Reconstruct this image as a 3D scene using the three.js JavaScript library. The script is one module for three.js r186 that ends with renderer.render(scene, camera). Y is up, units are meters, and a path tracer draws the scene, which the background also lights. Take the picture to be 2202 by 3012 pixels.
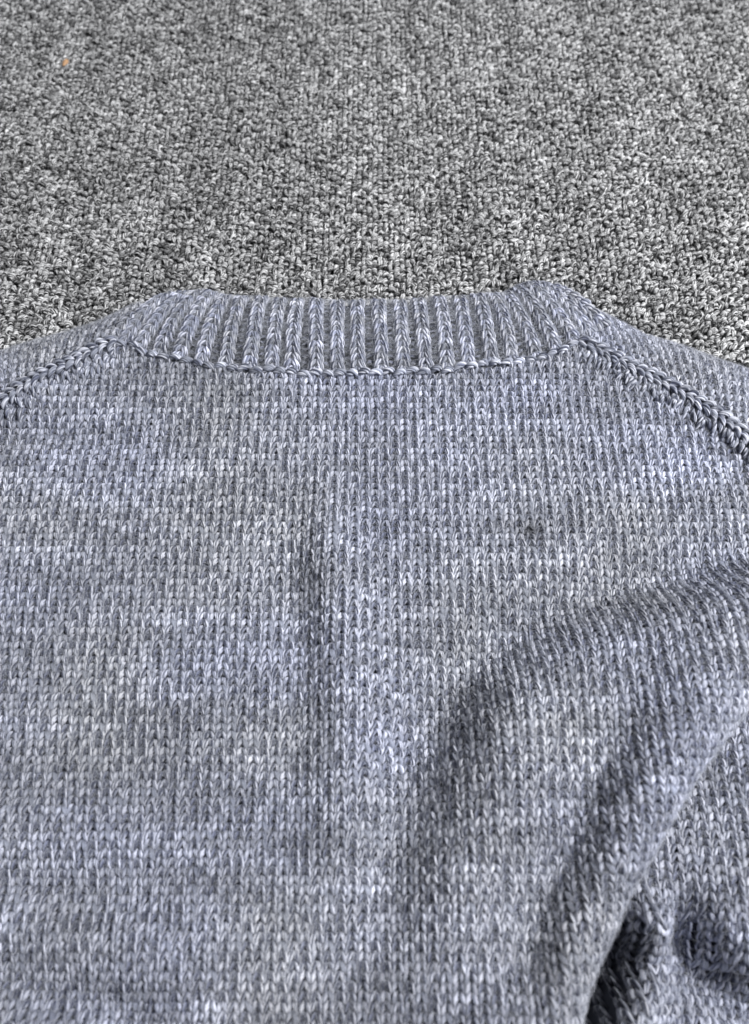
import * as THREE from 'three';
import { RectAreaLightUniformsLib } from 'three/addons/lights/RectAreaLightUniformsLib.js';

// ------------------------------------------------------------ camera, light, exposure
const TILT = 26 * Math.PI / 180, HALF = Math.tan(31 * Math.PI / 180);
const EYE = new THREE.Vector3(0, 0.326, 0);
const scene = new THREE.Scene();
const camera = new THREE.PerspectiveCamera(62, 749 / 1024, 0.02, 12);
camera.position.copy(EYE);
camera.lookAt(0, EYE.y - Math.cos(TILT), -Math.sin(TILT));
camera.focus = 0.355;
camera.userData.fStop = 9;

const renderer = new THREE.WebGLRenderer({ antialias: true });
renderer.toneMapping = THREE.LinearToneMapping;
renderer.toneMappingExposure = 1.0;
renderer.shadowMap.enabled = true;
RectAreaLightUniformsLib.init();
scene.background = new THREE.Color().setRGB(0.05, 0.052, 0.058);      // dim even light of the room

const windowAt = new THREE.Vector3(0.62, 0.86, -0.10), lookTo = new THREE.Vector3(0, 0.02, -0.1);
const WIN_W = 0.50, WIN_H = 0.50;
const daylight = new THREE.RectAreaLight(new THREE.Color().setRGB(0.985, 0.99, 1.0), 23.5, WIN_W, WIN_H);
daylight.position.copy(windowAt); daylight.lookAt(lookTo);
daylight.castShadow = true;
scene.add(daylight);

// ------------------------------------------------------------ helpers
let seed = 12345;
const rnd = () => { seed = (seed + 0x6D2B79F5) | 0; let t = Math.imul(seed ^ (seed >>> 15), 1 | seed); t = (t + Math.imul(t ^ (t >>> 7), 61 | t)) ^ t; return ((t ^ (t >>> 14)) >>> 0) / 4294967296; };
const sgn = () => rnd() * 2 - 1;
const gauss = () => (rnd() + rnd() + rnd() - 1.5) / 0.75;
const hash = (x, y) => { let h = Math.imul(x | 0, 374761393) + Math.imul(y | 0, 668265263); h = Math.imul(h ^ (h >>> 13), 1274126177); return ((h ^ (h >>> 16)) >>> 0) / 4294967296; };
function noise(x, y) {
  const i = Math.floor(x), j = Math.floor(y), f = x - i, g = y - j, a = f * f * (3 - 2 * f), b = g * g * (3 - 2 * g);
  return (hash(i, j) * (1 - a) + hash(i + 1, j) * a) * (1 - b) + (hash(i, j + 1) * (1 - a) + hash(i + 1, j + 1) * a) * b;
}
const clamp = (v, a, b) => Math.min(b, Math.max(a, v));
const smooth = (a, b, v) => { const t = clamp((v - a) / (b - a), 0, 1); return t * t * (3 - 2 * t); };
const lerp = (a, b, t) => a + (b - a) * t;
const V3 = (x, y, z) => new THREE.Vector3(x, y, z);

// a point of the photograph (its own pixels, 2202 x 3012) brought to the height y above the floor
const CT = Math.cos(TILT), ST = Math.sin(TILT);
function at(px, py, y = 0.014) {
  const a = (px - 1101) / 1506 * HALF, t = (1506 - py) / 1506 * HALF, d = (EYE.y - y) / (CT - t * ST);
  return V3(a * d, y, -d * (ST + t * CT));
}
const flat = (list, y) => list.map(([px, py]) => { const p = at(px, py, y); return [p.x, p.z]; });

// signed distance to a polyline in plan: positive on the right of its direction of travel (x right, z down)
function toLine(L, x, z) {
  let best = 1e9, s = 1, along = 0, cx = 0, cz = 0, nx = 0, nz = 0;
  for (let i = 0; i + 1 < L.length; i++) {
    const [ax, az] = L[i], [bx, bz] = L[i + 1], dx = bx - ax, dz = bz - az, l2 = dx * dx + dz * dz;
    let t = ((x - ax) * dx + (z - az) * dz) / l2; t = clamp(t, 0, 1);
    const qx = ax + dx * t, qz = az + dz * t, d = Math.hypot(x - qx, z - qz);
    if (d < best) { best = d; s = (x - ax) * -dz + (z - az) * dx >= 0 ? 1 : -1; along = i + t; cx = qx; cz = qz; const l = Math.sqrt(l2); nx = -dz / l; nz = dx / l; }
  }
  return { d: best, s, along, cx, cz, nx, nz };
}
function smoothLine(L, n = 40) {
  const c = new THREE.CatmullRomCurve3(L.map(([x, z]) => V3(x, 0, z)), false, 'centripetal');
  return c.getSpacedPoints(n).map((p) => [p.x, p.z]);
}
const zOf = (L, x) => {           // the z of a left-to-right line at x
  if (x <= L[0][0]) { const [a, b] = L; return a[1] + (x - a[0]) * (b[1] - a[1]) / (b[0] - a[0]); }
  for (let i = 0; i + 1 < L.length; i++) if (x <= L[i + 1][0]) return lerp(L[i][1], L[i + 1][1], (x - L[i][0]) / (L[i + 1][0] - L[i][0]));
  const a = L[L.length - 2], b = L[L.length - 1]; return b[1] + (x - b[0]) * (b[1] - a[1]) / (b[0] - a[0]);
};

// ------------------------------------------------------------ yarn: strands that twist round a path
class Soup {
  constructor() { this.p = []; this.n = []; this.c = []; this.i = []; }
  add(o, m, tint) {
    const base = this.p.length / 3, v = V3(), nm = m ? new THREE.Matrix3().getNormalMatrix(m) : null;
    for (let k = 0; k < o.p.length; k += 3) {
      v.set(o.p[k], o.p[k + 1], o.p[k + 2]); if (m) v.applyMatrix4(m); this.p.push(v.x, v.y, v.z);
      v.set(o.n[k], o.n[k + 1], o.n[k + 2]); if (nm) v.applyMatrix3(nm).normalize(); this.n.push(v.x, v.y, v.z);
      if (tint) this.c.push(o.c[k] * tint.r, o.c[k + 1] * tint.g, o.c[k + 2] * tint.b); else this.c.push(o.c[k], o.c[k + 1], o.c[k + 2]);
    }
    for (const q of o.i) this.i.push(q + base);
  }
  geometry() {
    const g = new THREE.BufferGeometry();
    g.setAttribute('position', new THREE.Float32BufferAttribute(this.p, 3));
    g.setAttribute('normal', new THREE.Float32BufferAttribute(this.n, 3));
    g.setAttribute('color', new THREE.Float32BufferAttribute(this.c, 3));
    g.setIndex(this.i);
    return g;
  }
}
function strand(o, curve, { seg = 9, sides = 5, off, r, a0, turns, tone, ends = 0.45, flatten = 1 }) {
  const base = o.p.length / 3, up = V3(0, 0, 1), T = V3(), A = V3(), B = V3(), P = V3();
  const centre = (t, out) => {
    curve.getPoint(t, out); curve.getTangent(t, T);
    A.crossVectors(up, T).normalize(); B.crossVectors(T, A);
    const k = ends + (1 - ends) * Math.sin(Math.PI * clamp(t, 0, 1)) ** 0.6, an = a0 + turns * 2 * Math.PI * t;
    return out.addScaledVector(A, Math.cos(an) * off * k).addScaledVector(B, Math.sin(an) * off * k * flatten);
  };
  const pts = []; for (let i = 0; i <= seg; i++) pts.push(centre(i / seg, V3()));
  for (let i = 0; i <= seg; i++) {
    const t = i / seg, k = ends + (1 - ends) * Math.sin(Math.PI * t) ** 0.6;
    T.subVectors(pts[Math.min(seg, i + 1)], pts[Math.max(0, i - 1)]).normalize();
    A.crossVectors(up, T); if (A.lengthSq() < 1e-6) A.set(1, 0, 0); A.normalize(); B.crossVectors(T, A);
    P.copy(pts[i]);
    for (let j = 0; j < sides; j++) {
      const an = j / sides * 2 * Math.PI, nx = V3().addScaledVector(A, Math.cos(an)).addScaledVector(B, Math.sin(an));
      o.p.push(P.x + nx.x * r * k, P.y + nx.y * r * k, P.z + nx.z * r * k); o.n.push(nx.x, nx.y, nx.z);
      const tn = tone(t); o.c.push(tn[0], tn[1], tn[2]);
    }
    if (i) for (let j = 0; j < sides; j++) {
      const a = base + (i - 1) * sides + j, b = base + (i - 1) * sides + (j + 1) % sides, c = a + sides, d = b + sides;
      o.i.push(a, b, d, a, d, c);
    }
  }
}
// heathered blue-grey wool: pale, middle and slate fibres carded together
const PALE = [0.62, 0.634, 0.71], MID = [0.285, 0.302, 0.362], SLATE = [0.09, 0.098, 0.135];
function woolTone() {
  const pick = () => { const k = rnd(), base = k < 0.30 ? PALE : k < 0.74 ? MID : SLATE, f = 0.85 + 0.3 * rnd(); return base.map((x) => x * f); };
  const one = pick(), two = pick(), three = pick(), c1 = 0.2 + 0.25 * rnd(), c2 = 0.55 + 0.25 * rnd();
  return (t) => { const a = smooth(c1 - 0.1, c1 + 0.1, t), b = smooth(c2 - 0.1, c2 + 0.1, t); return [0, 1, 2].map((q) => lerp(lerp(one[q], two[q], a), three[q], b)); };
}
function woolYarn(o, pts, { R = 0.00092, n = 9, turns = 0.55, seg = 9, sides = 5, ends = 0.5, flatten = 1 } = {}) {
  const c = new THREE.CatmullRomCurve3(pts.map((p) => V3(...p)), false, 'centripetal'), a = rnd() * 6.28;
  strand(o, c, { seg, sides, off: 0, r: R * 0.72, a0: 0, turns: 0, tone: () => [0.2, 0.215, 0.3], ends, flatten });
  for (let k = 0; k < n; k++)
    strand(o, c, { seg, sides, off: R * (0.66 + 0.1 * sgn()), r: R * (0.32 + 0.07 * sgn()), a0: a + k / n * 6.283 + 0.25 * sgn(), turns: turns * (1 + 0.2 * sgn()), tone: woolTone(), ends, flatten });
}
const W = 0.0041, HR = 0.0028;    // one knitted stitch, across and along its column
// two legs of a plain stitch that lean together at the top; x across, y along the column, z out of the cloth
function leg(side, w = W, h = HR, R = 0.00101, opt = {}) {
  const o = new Soup(), j = () => 0.03 * sgn();
  woolYarn(o, [
    [side * (0.475 + j()) * w, -0.60 * h, -0.28 * w],
    [side * (0.43 + j()) * w, (-0.40 + j()) * h, 0.04 * w],
    [side * (0.285 + j()) * w, (0.0 + j()) * h, 0.18 * w],
    [side * (0.135 + j()) * w, (0.36 + j()) * h, 0.03 * w],
    [side * 0.055 * w, 0.60 * h, -0.32 * w]], { R: R * (1 + 0.08 * sgn()), turns: 0.5 * side, ends: 0.52, ...opt });
  return o;
}
function stitch() { const o = new Soup(); o.add(leg(-1)); o.add(leg(1)); return o; }
const STITCHES = Array.from({ length: 10 }, stitch);
const STITCH_GEO = STITCHES.map((s) => s.geometry());
// a lying grain of yarn (seam stitches, purl bumps): x along it
function grain(l, R, bow, opt = {}) {
  const o = new Soup();
  woolYarn(o, [[-l * 0.62, -0.1 * bow, -R * 1.3], [-l * 0.33, 0.03 * bow, -R * 0.1], [0, 0.12 * bow, R * 0.35], [l * 0.33, 0.03 * bow, -R * 0.1], [l * 0.62, -0.1 * bow, -R * 1.3]], { R, turns: 0.6, ...opt });
  return o;
}

const wool = new THREE.MeshPhysicalMaterial({ vertexColors: true, roughness: 0.82, specularIntensity: 0.35, sheen: 0.45, sheenRoughness: 0.55, sheenColor: new THREE.Color(0.85, 0.87, 0.95) });
const backing = new THREE.MeshStandardMaterial({ color: new THREE.Color().setRGB(0.15, 0.159, 0.19), roughness: 0.95 });

function part(name, geometry, m, parent, label) {
  const o = new THREE.Mesh(geometry, m); o.name = name; o.castShadow = o.receiveShadow = true; parent.add(o);
  if (label) o.userData.label = label;
  return o;
}
const SPOT = at(1563, 1562, 0.0165);     // a few darker stitches on the right of the back
// tone of the dyed yarn: it changes along every course, and in loose patches
function dye(x, z, out) {
  const row = Math.round(z / HR), u = x / W;
  const lane = (q, l) => noise(u / l + Math.floor(row / q) * 17.31, Math.floor(row / q) * 7.77 + q) - 0.5;
  let v = 0.40 * lane(1, 9) + 0.24 * lane(1, 3.2) + 0.22 * lane(2, 14);
  v += 0.60 * (noise(x * 40 + 7, z * 75 + 3) - 0.5) + 0.35 * (noise(x * 110 + 3, z * 190) - 0.5) + 0.06 * sgn();
  const spot = Math.hypot(x - SPOT.x, (z - SPOT.z) * 1.5) / 0.0046;
  const k = Math.exp(v * 0.70) * (1 - 0.85 * Math.exp(-spot * spot)), hue = noise(x * 30 + 40, z * 34 + 9) - 0.5;
  return out.setRGB(k * (1 + 0.03 * hue), k, k * (1 - 0.14 * hue + 0.01));
}
// stitches carried by a surface: spots = [{p, u, d, n}] with u across, d along the column (upwards in the picture), both with the stretch as length
function knit(parent, spots, geos = STITCH_GEO, name = 'knit_stitches') {
  const groups = geos.map(() => []);
  for (const s of spots) groups[Math.floor(rnd() * geos.length)].push(s);
  const m = new THREE.Matrix4(), c = new THREE.Color(), X = V3(), Y = V3(), Z = V3(), P = V3();
  groups.forEach((list, g) => {
    if (!list.length) return;
    const o = new THREE.InstancedMesh(geos[g], wool, list.length); o.name = name; o.userData.kind = 'stuff'; o.castShadow = o.receiveShadow = true;
    list.forEach((s, k) => {
      const an = 0.07 * gauss(), q = 1 + 0.06 * gauss();
      X.copy(s.u).addScaledVector(s.d, an * 0.7).multiplyScalar(q); Y.copy(s.d).addScaledVector(s.u, -an).multiplyScalar(1 + 0.05 * gauss()); Z.copy(s.n).multiplyScalar(1 + 0.12 * gauss());
      P.copy(s.p).addScaledVector(s.u, 0.00016 * gauss()).addScaledVector(s.d, 0.00016 * gauss()).addScaledVector(s.n, 0.00016 * gauss());
      m.makeBasis(X, Y, Z).setPosition(P); o.setMatrixAt(k, m); o.setColorAt(k, dye(s.cx ?? s.p.x, s.cz ?? s.p.z, c));
    });
    parent.add(o);
  });
}
// loose hairs that stand off the yarn
const HAIRS = Array.from({ length: 6 }, () => {
  const o = new Soup(), l = 0.0035 + 0.003 * rnd(), b = 0.0012 * sgn();
  const c = new THREE.CatmullRomCurve3([V3(-l / 2, 0.0006 * sgn(), -0.0007), V3(-l / 5, b, 0.0003 + 0.0004 * rnd()), V3(l / 5, -b * 0.6, 0.0002 + 0.0005 * rnd()), V3(l / 2, b * sgn(), 0.0004 * sgn())]);
  strand(o, c, { seg: 6, sides: 3, off: 0, r: 0.000023, a0: 0, turns: 0, tone: () => [0.62, 0.64, 0.71], ends: 0.7 });
  return o.geometry();
});
function fuzz(parent, spots, each) {
  const groups = HAIRS.map(() => []);
  for (const s of spots) for (let k = 0; k < each; k++) groups[Math.floor(rnd() * HAIRS.length)].push(s);
  const m = new THREE.Matrix4(), X = V3(), Y = V3(), a = V3(), b = V3();
  groups.forEach((list, g) => {
    const o = new THREE.InstancedMesh(HAIRS[g], wool, list.length); o.name = 'wool_fuzz'; o.userData.kind = 'stuff'; o.castShadow = o.receiveShadow = true;
    list.forEach((s, k) => {
      const an = rnd() * 6.283; a.copy(s.u).normalize(); b.copy(s.d).normalize();
      X.copy(a).multiplyScalar(Math.cos(an)).addScaledVector(b, Math.sin(an)).addScaledVector(s.n, 0.22 * gauss()); Y.crossVectors(s.n, X).normalize(); X.normalize();
      const n = V3().crossVectors(X, Y);
      o.setMatrixAt(k, m.makeBasis(X, Y, n).setPosition(V3().copy(s.p).addScaledVector(a, W * 0.6 * sgn()).addScaledVector(b, HR * 0.6 * sgn()).addScaledVector(s.n, 0.0012 + 0.0004 * gauss())));
    });
    parent.add(o);
  });
}
function frame(S, u, v, du = 0.0006) {       // S(u, v) -> point; u to the right, v down the column
  const p = S(u, v), a = S(u + du, v).sub(S(u - du, v)).divideScalar(2 * du), b = S(u, v - du).sub(S(u, v + du)).divideScalar(2 * du);
  const n = V3().crossVectors(a, b).normalize();
  a.setLength(clamp(a.length(), 0.75, 1.5)); b.setLength(clamp(b.length(), 0.75, 1.6));
  return { p, u: a, d: b, n };
}
function sheet(S, u0, u1, v0, v1, nu, nv, drop) {   // the cloth behind the stitches; v0 and v1 may depend on u
  const p = [], idx = [];
  for (let i = 0; i <= nu; i++) for (let j = 0; j <= nv; j++) {
    const u = lerp(u0, u1, i / nu), a = typeof v0 === 'function' ? v0(u) : v0, b = typeof v1 === 'function' ? v1(u) : v1, v = lerp(a, b, j / nv), f = frame(S, u, v);
    f.p.addScaledVector(f.n, -drop); p.push(f.p.x, f.p.y, f.p.z);
  }
  for (let i = 0; i < nu; i++) for (let j = 0; j < nv; j++) { const a = i * (nv + 1) + j, b = a + nv + 1; idx.push(a, a + 1, b, b, a + 1, b + 1); }
  const g = new THREE.BufferGeometry(); g.setAttribute('position', new THREE.Float32BufferAttribute(p, 3)); g.setIndex(idx); g.computeVertexNormals(); return g;
}

// ------------------------------------------------------------ carpet
const carpet = new THREE.Mesh(new THREE.PlaneGeometry(1.6, 1.4).rotateX(-Math.PI / 2), new THREE.MeshStandardMaterial({ color: new THREE.Color().setRGB(0.03, 0.03, 0.03), roughness: 1 }));
carpet.name = 'carpet'; carpet.position.set(0, -0.0035, -0.2); carpet.receiveShadow = true; carpet.userData = { kind: 'structure', label: 'grey loop pile carpet flecked with black and white under the sweater' };
scene.add(carpet);
{
  const greys = [[0.018, 0.018, 0.019], [0.09, 0.09, 0.092], [0.31, 0.31, 0.313], [0.70, 0.70, 0.703]];
  const m = new THREE.MeshStandardMaterial({ vertexColors: true, roughness: 0.75 });
  const geos = Array.from({ length: 14 }, () => {
    const o = new Soup(), l = 0.0021 * (1 + 0.2 * sgn()), h = 0.0027, b = 0.0004 * sgn(), n = 12;
    const c = new THREE.CatmullRomCurve3([V3(-l * 0.42, 0.0003 * sgn(), -0.002), V3(-l * 0.52, 0, h * 0.5), V3(-l * 0.3, b * 0.6, h * 0.9), V3(l * 0.08, b, h), V3(l * 0.42, b * 0.5, h * 0.72), V3(l * 0.48, 0.0003 * sgn(), -0.002)], false, 'centripetal');
    const a = rnd() * 6.28, tw = rnd() < 0.8 ? 1 : -1;
    strand(o, c, { seg: 9, sides: 5, off: 0, r: 0.00085, a0: 0, turns: 0, tone: () => greys[1], ends: 0.9 });
    for (let k = 0; k < n; k++) {
      const q = rnd(), g = greys[q < 0.28 ? 0 : q < 0.38 ? 1 : q < 0.64 ? 2 : 3], f = 0.8 + 0.4 * rnd();
      strand(o, c, { seg: 10, sides: 5, off: 0.00084 * (1 + 0.14 * sgn()), r: 0.00027 * (1 + 0.25 * sgn()), a0: a + k / n * 6.283 + 0.3 * sgn(), turns: tw * (0.7 + 0.3 * sgn()), tone: () => g.map((x) => x * f), ends: 0.95 });
    }
    return o.geometry().rotateX(-Math.PI / 2);
  });
  const lists = geos.map(() => []), PX = 0.00275, PZ = 0.00246;
  const shade = smoothLine(flat([[-900, 1330], [0, 1060], [420, 925], [560, 880], [1100, 905], [1594, 850], [1885, 1010], [2202, 1120], [3200, 1500]], 0), 60);
  for (let i = -152; i <= 152; i++) for (let j = -212; j <= 14; j++) {
    const x = i * PX + 0.00026 * gauss() + 0.0012 * (noise(i * 0.06, j * 0.04) - 0.5), z = -0.145 + (j + (i & 1 ? 0.5 : 0) + 0.3 * gauss()) * PZ;
    if (z > zOf(shade, x) + 0.03) continue;
    lists[Math.floor(rnd() * geos.length)].push([x, z, j]);
  }
  const M = new THREE.Matrix4(), c = new THREE.Color(), q = new THREE.Quaternion(), e = new THREE.Euler();
  lists.forEach((list, g) => {
    const o = new THREE.InstancedMesh(geos[g], m, list.length); o.name = 'pile_loops'; o.userData.kind = 'stuff'; o.castShadow = o.receiveShadow = true;
    o.position.set(-carpet.position.x, -carpet.position.y, -carpet.position.z);
    list.forEach(([x, z], k) => {
      e.set(0.25 * gauss(), (rnd() < 0.5 ? 0 : Math.PI) + 0.75 * gauss() + 0.5, 0.25 * gauss());
      const s = 0.92 + 0.10 * gauss();
      M.compose(V3(x, -0.0026 + 0.0005 * gauss(), z), q.setFromEuler(e), V3(s, s * (1 + 0.12 * gauss()), s)); o.setMatrixAt(k, M);
      const f = Math.exp(0.17 * gauss() + 0.40 * (noise(x * 140, z * 28) - 0.5) + 0.10 * (noise(x * 22 + 5, z * 17) - 0.5));
      o.setColorAt(k, c.setRGB(f, f, f * 1.005));
    });
    carpet.add(o);
  });
}
// a crumb caught in the pile
{
  const g = new THREE.IcosahedronGeometry(0.0017, 2), p = g.attributes.position;
  for (let k = 0; k < p.count; k++) { const x = p.getX(k), y = p.getY(k), z = p.getZ(k), f = 0.75 + 0.6 * noise(x * 1400 + 9, y * 1400 + z * 900 + 5); p.setXYZ(k, x * f * 0.85, y * f * 0.6, z * f * 1.6); }
  g.computeVertexNormals();
  const crumb = part('crumb', g, new THREE.MeshStandardMaterial({ color: new THREE.Color().setRGB(0.60, 0.36, 0.20), roughness: 0.7 }), scene);
  crumb.position.copy(at(192, 183, 0.001)); crumb.rotation.y = -0.25;
  crumb.userData = { label: 'tiny orange crumb caught in the grey carpet pile', category: 'crumb' };
}

// ------------------------------------------------------------ sweater
const sweater = new THREE.Group(); sweater.name = 'sweater'; scene.add(sweater);
sweater.userData = { label: 'heather blue-grey knitted wool sweater laid back side up on the carpet', category: 'sweater' };

const neckSeam = [[339, 1004], [402, 1021], [436, 1038], [533, 1054], [630, 1076], [726, 1083], [797, 1084], [860, 1093], [990, 1096], [1121, 1092], [1208, 1090], [1329, 1083], [1402, 1069], [1497, 1063], [1570, 1053], [1633, 1033], [1701, 1008]];
const leftSeam = [[-420, 1420], [-200, 1290], [0, 1186], [48, 1150], [121, 1105], [208, 1068], [290, 1024], [339, 1004]];
const rightSeam = [[1701, 1008], [1769, 1034], [1837, 1073], [1934, 1118], [2031, 1172], [2128, 1234], [2202, 1292], [2400, 1450], [2640, 1640]];
const YS = 0.0205;                              // height of the seams
const topEdge = flat([...leftSeam, ...neckSeam.slice(1), ...rightSeam.slice(1)], YS);

// folds of the back panel: [line in photograph pixels, height in metres, half width on either side of the line (right of its travel, left)]
const F = [
  [[[870, 1330], [880, 1500], [888, 1700], [884, 1950], [868, 2200]], -0.0022, 0.0130, 0.0095],
  [[[930, 1330], [965, 1550], [1000, 1800], [1030, 2050], [1035, 2300], [990, 2600], [910, 2850]], 0.0085, 0.0130, 0.0150],
  [[[3000, 1430], [2250, 1640], [2018, 1690], [1750, 1765], [1580, 1840], [1410, 1965], [1290, 2130], [1195, 2330], [1145, 2540], [1105, 2780], [1060, 3050]], -0.0060, 0.0150, 0.0110],
  [[[1880, 2080], [1800, 2180], [1728, 2320], [1655, 2520], [1585, 2650], [1540, 2830], [1490, 3150]], -0.0080, 0.0105, 0.0085],
  [[[1600, 2000], [1530, 2130], [1490, 2260], [1400, 2500], [1330, 2640], [1270, 2850]], 0.0055, 0.0130, 0.0120],
  [[[1600, 980], [1700, 1070], [1790, 1130], [1900, 1200], [2010, 1275], [2130, 1370], [2400, 1600]], -0.0012, 0.0080, 0.0070],
  [[[-500, 2610], [-100, 2600], [100, 2600], [330, 2625], [650, 2600]], -0.0058, 0.0090, 0.0100],
  [[[-400, 2800], [-150, 2860], [80, 2900], [300, 2960], [480, 3060], [700, 3200]], -0.0068, 0.0090, 0.0110],
  [[[-400, 1320], [-150, 1300], [100, 1270], [300, 1290], [520, 1350]], -0.0035, 0.0090, 0.0090],
].map(([l, a, s1, s2]) => ({ l: smoothLine(flat(l, 0.016), 36), a, s1, s2 }));
const valley = F[2].l;
// the long fold at the right: its brow, seen against the sleeve
const brow = smoothLine(flat([[2935, 1250], [2535, 1620], [2137, 2005], [2075, 2080], [2014, 2158], [1967, 2220], [1921, 2297], [1865, 2400], [1815, 2495], [1770, 2590], [1732, 2680], [1685, 2790], [1650, 2890], [1625, 3012], [1605, 3200]], 0.040), 90);
const BR = 0.010;
// the line travels down-left: its right hand side (s > 0) is the upper-left, the panel itself
function panel(x, z) {
  const b = toLine(brow, x, z);
  if (b.s > 0) return V3(x, Hp(x, z), z);
  const y0 = Hp(b.cx, b.cz), a = b.d / BR;
  const ox = -b.nx, oz = -b.nz;
  if (a < 2.4) return V3(b.cx + ox * BR * Math.sin(a), y0 - BR * (1 - Math.cos(a)), b.cz + oz * BR * Math.sin(a));
  const s = b.d - 2.4 * BR;
  return V3(b.cx + ox * (BR * Math.sin(2.4) + s * Math.cos(2.4)), y0 - BR * (1 - Math.cos(2.4)) - s * Math.sin(2.4), b.cz + oz * (BR * Math.sin(2.4) + s * Math.cos(2.4)));
}
function Hp(x, z) {
  let y = 0.0165;
  y += 0.0016 * (noise(x * 26 + 3, z * 22 + 8) - 0.5) + 0.0022 * (noise(x * 11 + 13, z * 14) - 0.5);
  const e = toLine(topEdge, x, z);
  y += (YS - 0.0165 - 0.0012) * Math.exp(-e.d / 0.008);
  for (const f of F) { const q = toLine(f.l, x, z), s = q.s > 0 ? f.s1 : f.s2, w = q.along / (f.l.length - 1); y += f.a * Math.exp(-q.d * q.d / (s * s)) * smooth(0, 0.3, w) * smooth(0, 0.3, 1 - w); }
  const v = toLine(valley, x, z);
  y += 0.0145 * smooth(-0.006, 0.025, v.s < 0 ? v.d : -v.d) * (1 - 0.6 * smooth(0.65, 0.95, v.along / (valley.length - 1)));
  const b = toLine(brow, x, z), d = b.s > 0 ? b.d : 0;
  y += 0.015 * Math.exp(-((d / 0.024) ** 1.8));
  return Math.max(y, 0.006);
}
const Z1 = 0.075, X0 = -0.205, X1 = 0.235;
{
  const back = part('back_panel', sheet(panel, X0, X1, (u) => zOf(topEdge, u), Z1, 150, 110, 0.0013), backing, sweater);
  const spots = [];
  for (let i = Math.round(X0 / W) - 6; i <= X1 / W + 6; i++) for (let j = -90; j < Z1 / HR; j++) {
    const z = j * HR, g = 1.01 - 0.12 * smooth(-0.16, 0.06, z), x = i * W * g, b = toLine(brow, x, z);
    if (x < X0 || x > X1 || z < zOf(topEdge, x) + 0.0006 || (b.s < 0 && b.d > 0.030)) continue;
    const f = frame(panel, x, z); f.u.multiplyScalar(g);
    spots.push(Object.assign(f, { cx: x, cz: z }));
  }
  knit(back, spots); fuzz(back, spots, 10);
}

// sleeve lying beside and under the fold
{
  const L = (l, y) => smoothLine(flat(l, y), 30);
  const crease = L([[1740, 2640], [1820, 2680], [1920, 2745], [2040, 2790], [2220, 2830]], 0.024);
  const puff = L([[1965, 2745], [1940, 2850], [1890, 2950], [1830, 3080]], 0.032);
  const pitL = L([[1950, 2770], [1880, 2805], [1780, 2880], [1690, 2990], [1630, 3100]], 0.008);
  const pitR = L([[1985, 2760], [2040, 2830], [2120, 2910], [2210, 2980], [2350, 3070]], 0.008);
  const under = smoothLine(flat([[2935, 1250], [2535, 1620], [2137, 2005], [2014, 2158], [1921, 2297], [1815, 2495], [1732, 2680], [1650, 2890], [1605, 3200]], 0.03), 60);
  const bell = (q, s1, s2) => Math.exp(-((q.d / (q.s > 0 ? s1 : s2)) ** 2));
  const S = (x, z) => {
    const u = toLine(under, x, z);
    let y = 0.0125 + 0.015 * smooth(0, 0.055, u.s < 0 ? u.d : 0) + 0.003 * (noise(x * 26, z * 30 + 5) - 0.5);
    const c = toLine(crease, x, z);
    y += 0.004 * bell(c, 0.006, 0.010) ;
    y -= 0.010 * smooth(0, 0.012, c.s > 0 ? c.d : 0);
    y -= 0.016 * bell(toLine(pitL, x, z), 0.0085, 0.0085);
    y -= 0.016 * bell(toLine(pitR, x, z), 0.0085, 0.0100);
    y += 0.024 * bell(toLine(puff, x, z), 0.0085, 0.0085);
    const k = toLine(brow, x, z); if (k.s > 0) y -= 0.02 * smooth(0.006, 0.016, k.d);
    return V3(x, Math.max(y, 0.0015), z);
  };
  const A = 0.10, turn = (u, v) => [0.14 + u * Math.cos(A) - v * Math.sin(A), -0.02 + u * Math.sin(A) + v * Math.cos(A)];
  const SS = (u, v) => { const [x, z] = turn(u, v); return S(x, z); };
  const sleeve = part('sleeve', sheet(SS, -0.085, 0.12, -0.12, 0.10, 90, 100, 0.0013), backing, sweater);
  const spots = [];
  for (let i = -20; i <= 27; i++) for (let j = -38; j <= 32; j++) {
    const u = i * W * 1.02, v = j * HR, [x, z] = turn(u, v), b = toLine(brow, x, z);
    if (b.s > 0 && b.d > 0.012) continue;
    spots.push(Object.assign(frame(SS, u, v), { cx: u + 0.4, cz: v }));
  }
  knit(sleeve, spots); fuzz(sleeve, spots, 10);
}

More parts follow.
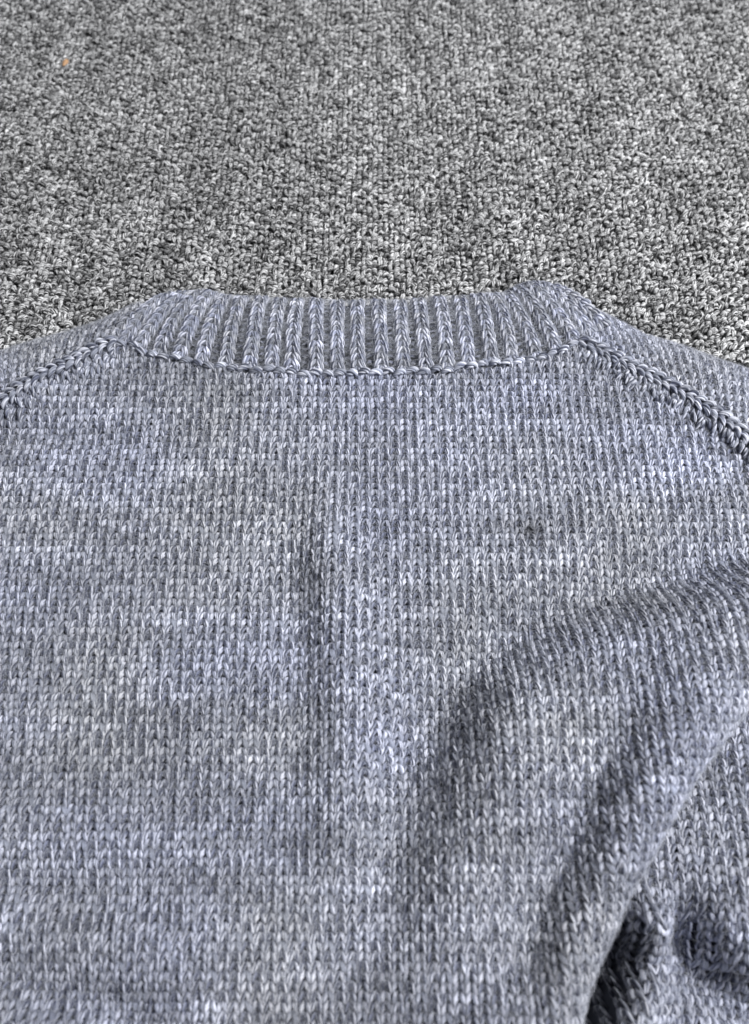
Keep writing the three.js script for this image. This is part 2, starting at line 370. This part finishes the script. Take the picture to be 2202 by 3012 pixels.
// neckband: knit ribs standing proud of purl columns
const RIBS = [[335, 1000, 425, 908], [362, 1005, 478, 876], [402, 1021, 530, 864], [460, 1040, 572, 862], [523, 1052, 612, 867], [586, 1070, 655, 873], [659, 1080, 705, 880], [731, 1082, 765, 884], [797, 1083, 819, 885], [857, 1090, 872, 888], [928, 1094, 930, 890], [990, 1094, 990, 891], [1053, 1092, 1049, 892], [1121, 1090, 1112, 892], [1184, 1088, 1175, 890], [1252, 1086, 1230, 888], [1315, 1082, 1291, 884], [1378, 1074, 1351, 878], [1446, 1064, 1407, 874], [1507, 1060, 1453, 874], [1580, 1048, 1492, 866], [1638, 1028, 1528, 850], [1690, 1006, 1562, 841], [1738, 975, 1594, 834], [1775, 955, 1622, 846]];
{
  const col = (k) => { const i = clamp(Math.floor(k), 0, RIBS.length - 2), t = k - i; return RIBS[i].map((v, q) => lerp(v, RIBS[i + 1][q], t)); };
  // v: 0 at the seam, 1 at the rim, past it the band turns down to the carpet
  const S = (k, v) => {
    const [bx, by, tx, ty] = col(k), b = at(bx, by, YS - 0.002), t = at(tx, ty, 0.018), p = b.clone().lerp(t, Math.min(v, 0.93));
    p.y = 0.0172 + 0.0034 * Math.sin(Math.PI * clamp(v, 0, 1)) + 0.0006 * Math.sin(k * 2.1);
    if (v > 0.93) { const dir = t.clone().sub(b).setY(0), l = dir.length(); dir.normalize(); const s = (v - 0.93) * l, r = 0.0062, a = Math.min(s / r, 2.0); p.addScaledVector(dir, r * Math.sin(a)); p.y -= r * (1 - Math.cos(a)) + Math.max(0, s - 2.0 * r); }
    return p;
  };
  const fr = (k, v) => {
    const p = S(k, v), u = S(k + 0.2, v).sub(S(k - 0.2, v)), d = S(k, v + 0.01).sub(S(k, v - 0.01)), n = V3().crossVectors(u, d).normalize();
    d.normalize(); u.crossVectors(d, n).normalize(); return { p, u, d, n };
  };
  const pos = [], idx = [], nu = 96, nv = 30;
  for (let i = 0; i <= nu; i++) for (let j = 0; j <= nv; j++) { const f = fr(lerp(-0.3, RIBS.length - 0.7, i / nu), lerp(-0.06, 1.4, j / nv)); f.p.addScaledVector(f.n, -0.0030); pos.push(f.p.x, f.p.y, f.p.z); }
  for (let i = 0; i < nu; i++) for (let j = 0; j < nv; j++) { const a = i * (nv + 1) + j, b = a + nv + 1; idx.push(a, b, a + 1, b, b + 1, a + 1); }
  const g = new THREE.BufferGeometry(); g.setAttribute('position', new THREE.Float32BufferAttribute(pos, 3)); g.setIndex(idx); g.computeVertexNormals();
  const band = part('neckband', g, backing, sweater);
  const legs = [-1, 1].map((s) => Array.from({ length: 5 }, () => leg(s, 0.0056, 0.0031, 0.00134, { n: 8 })));
  const bumps = Array.from({ length: 6 }, () => grain(0.0027, 0.00072, 0.0006, { n: 4, seg: 7, sides: 4 }));
  const m = new THREE.Matrix4(), c = new THREE.Color();
  const set = (f, an, sx, sy, dx, dz) => { const X = f.u.clone().addScaledVector(f.d, an), Y = f.d.clone().addScaledVector(f.u, -an); return m.makeBasis(X.multiplyScalar(sx), Y.multiplyScalar(sy), f.n).setPosition(f.p.clone().addScaledVector(f.u, dx).addScaledVector(f.n, dz)); };
  RIBS.forEach((r, k) => {
    const len = at(r[0], r[1], YS).distanceTo(at(r[2], r[3], 0.018)), rows = Math.round(len / 0.0031), rib = new Soup();
    for (let j = 0; j <= rows + 3; j++) for (const s of [0, 1]) {
      const f = fr(k + 0.02 * sgn(), (j + 0.3 + 0.08 * sgn()) / rows);
      rib.add(legs[s][Math.floor(rnd() * 5)], set(f, 0.06 * gauss(), 1 + 0.05 * gauss(), 1.05, 0.00012 * gauss(), 0.0003 + 0.00015 * gauss()), dye(f.p.x + j * 0.03, f.p.z + k * 0.05 + j * 0.4, c));
    }
    part('rib', rib.geometry(), wool, band);
    if (k + 1 === RIBS.length) return;
    const purl = new Soup();
    for (let j = 0; j <= rows * 2 + 4; j++) {
      const f = fr(k + 0.5 + 0.03 * sgn(), (j + 0.3) / (2 * rows));
      purl.add(bumps[Math.floor(rnd() * 6)], set(f, 0.3 * gauss(), 1.12 + 0.12 * gauss(), j & 1 ? 1 : -1, (j & 1 ? 1 : -1) * 0.00035, -0.0014 + 0.0003 * gauss()), dye(f.p.x + j * 0.03, f.p.z + k * 0.05 + j * 0.3, c));
    }
    part('purl_column', purl.geometry(), wool, band);
  });
  const hairs = []; for (let k = 0; k < RIBS.length - 1; k += 0.25) for (let v = 0; v < 1.12; v += 0.05) hairs.push(fr(k + 0.1 * sgn(), v));
  fuzz(band, hairs, 7);
  // the picked-up edge under the ribs, stitch by stitch
  const edge = new THREE.Group(); edge.name = 'neck_seam'; sweater.add(edge);
  const line = new THREE.CatmullRomCurve3(neckSeam.map(([x, y]) => at(x, y, YS + 0.0007)), false, 'centripetal'), count = 40;
  for (let k = 0; k < count; k++) {
    const o = grain(0.0043, 0.00150, 0.0004), s = new Soup(), t = (k + 0.5) / count, p = line.getPointAt(t), d = line.getTangentAt(t), n = V3(0, 1, 0.05), y = V3().crossVectors(n, d).normalize(), an = 0.14 + 0.12 * gauss();
    const X = d.clone().addScaledVector(y, an), Y = y.clone().addScaledVector(d, -an);
    s.add(o, m.makeBasis(X.multiplyScalar(1 + 0.1 * gauss()), Y, n).setPosition(p.addScaledVector(y, 0.0003 * gauss() + (k & 1 ? 0.00025 : -0.00025))), c.setScalar(Math.exp(0.22 * gauss() + 0.15)));
    part('seam_stitch', s.geometry(), wool, edge);
  }
}

// shoulders: the front of the sweater comes over the edge and meets the back in a chain seam
function shoulder(seam, rim, ySeam, side) {
  const a = new THREE.CatmullRomCurve3(seam.map(([x, y]) => at(x, y, ySeam)), false, 'centripetal'), b = new THREE.CatmullRomCurve3(rim.map(([x, y]) => at(x, y, 0.007)), false, 'centripetal');
  const N = 160, A = a.getSpacedPoints(N), B = b.getSpacedPoints(N), pick = (L, u) => { const q = clamp(u, 0, 1) * N, i = Math.min(N - 1, Math.floor(q)); return L[i].clone().lerp(L[i + 1], q - i); };
  // v 0 at the seam, 1 where the cloth stands upright at the rim, up to 1.4 underneath
  const S = (u, v) => {
    const p = pick(A, u), q = pick(B, u), an = clamp(v, -0.2, 1.5) * Math.PI / 2, h = p.y - 0.0015 - q.y;
    const o = p.clone().lerp(q, Math.sin(Math.max(0, an))); o.y = q.y + h * Math.cos(an); if (v < 0) { o.copy(p).addScaledVector(q.clone().sub(p), v * 1.2); o.y = p.y - 0.0015 + v * 0.008; }
    return o;
  };
  const fr = (u, v) => {
    const p = S(u, v), x = S(u + 0.004, v).sub(S(u - 0.004, v)), y = S(u, v + 0.02).sub(S(u, v - 0.02)), n = V3().crossVectors(x, y).normalize();
    y.normalize(); x.crossVectors(y, n).normalize(); return { p, u: x, d: y, n };
  };
  const nu = 80, nv = 24, pos = [], idx = [];
  for (let i = 0; i <= nu; i++) for (let j = 0; j <= nv; j++) { const f = fr(i / nu, lerp(-0.15, 1.45, j / nv)); f.p.addScaledVector(f.n, -0.0012); pos.push(f.p.x, f.p.y, f.p.z); }
  for (let i = 0; i < nu; i++) for (let j = 0; j < nv; j++) { const k = i * (nv + 1) + j, l = k + nv + 1; idx.push(k, l, k + 1, l, l + 1, k + 1); }
  const g = new THREE.BufferGeometry(); g.setAttribute('position', new THREE.Float32BufferAttribute(pos, 3)); g.setIndex(idx); g.computeVertexNormals();
  const cloth = part('front_panel', g, backing, sweater), spots = [];
  const cols = Math.round(a.getLength() / W);
  for (let i = 0; i < cols; i++) {
    const u = (i + 0.5) / cols, len = pick(A, u).distanceTo(pick(B, u)) * 1.25, rows = Math.max(3, Math.round(len / HR));
    for (let j = 0; j <= rows * 1.35; j++) spots.push(Object.assign(fr(u, j / rows), { cx: u * 0.3 + side, cz: j * HR + 0.7 }));
  }
  knit(cloth, spots); fuzz(cloth, spots, 11);
  // the chain of the seam, one loop after another
  const chain = new THREE.Group(); chain.name = 'shoulder_seam'; sweater.add(chain);
  const L = a.getLength(), n = Math.round(L / 0.0040), m = new THREE.Matrix4(), c = new THREE.Color();
  for (let k = 0; k < n; k++) {
    const t = (k + 0.5) / n, p = a.getPointAt(t), d = a.getTangentAt(t).multiplyScalar(side > 0 ? -1 : 1), up = V3(0, 1, 0), x = V3().crossVectors(d, up).normalize(), s = new Soup();
    for (const q of [-1, 1]) s.add(leg(q, 0.0056, 0.0040, 0.00128), m.makeBasis(x.clone().multiplyScalar(1 + 0.08 * gauss()), d.clone().addScaledVector(x, 0.08 * gauss()), up).setPosition(p.clone().addScaledVector(up, 0.0012 + 0.0003 * gauss())), c.setScalar(Math.exp(0.2 * gauss() + 0.08)));
    part('seam_stitch', s.geometry(), wool, chain);
  }
  // uneven loops along the back's cut edge, below the chain
  const loops = new Soup();
  for (let k = 0; k < n * 2.2; k++) {
    const t = (k + rnd()) / (n * 2.2), p = a.getPointAt(clamp(t, 0, 1)), d = a.getTangentAt(clamp(t, 0, 1)), o = V3(-d.z, 0, d.x);
    if (o.z < 0) o.negate();
    const f = V3(0.5 * gauss() + (side > 0 ? -0.25 : 0.2), 0.2 * gauss(), 1).normalize(), x = V3().crossVectors(f, V3(0, 1, 0)).normalize(), z = V3().crossVectors(x, f);
    { const far = 0.0024 + 0.0052 * rnd(); p.addScaledVector(o, far).setY(p.y + (side > 0 ? 0.0022 : 0.0002) - 0.0012 * rnd() - (side > 0 ? 0.22 : 0.30) * far); }
    loops.add(grain(0.0030 + 0.0022 * rnd(), 0.00098, 0.0008 * sgn()), m.makeBasis(f, x.clone().negate(), z).setPosition(p), c.setScalar(Math.exp(0.25 * gauss())));
  }
  part('selvedge_loops', loops.geometry(), wool, sweater).userData.kind = 'stuff';
}
shoulder(leftSeam, [[-500, 1240], [-250, 1130], [0, 1052], [90, 1026], [179, 1002], [270, 975], [339, 948], [425, 905]], YS + 0.001, -1);
shoulder(rightSeam, [[1625, 846], [1711, 908], [1788, 947], [1885, 996], [1982, 1026], [2104, 1070], [2202, 1104], [2420, 1230], [2700, 1400]], YS - 0.0012, 1);

renderer.render(scene, camera);
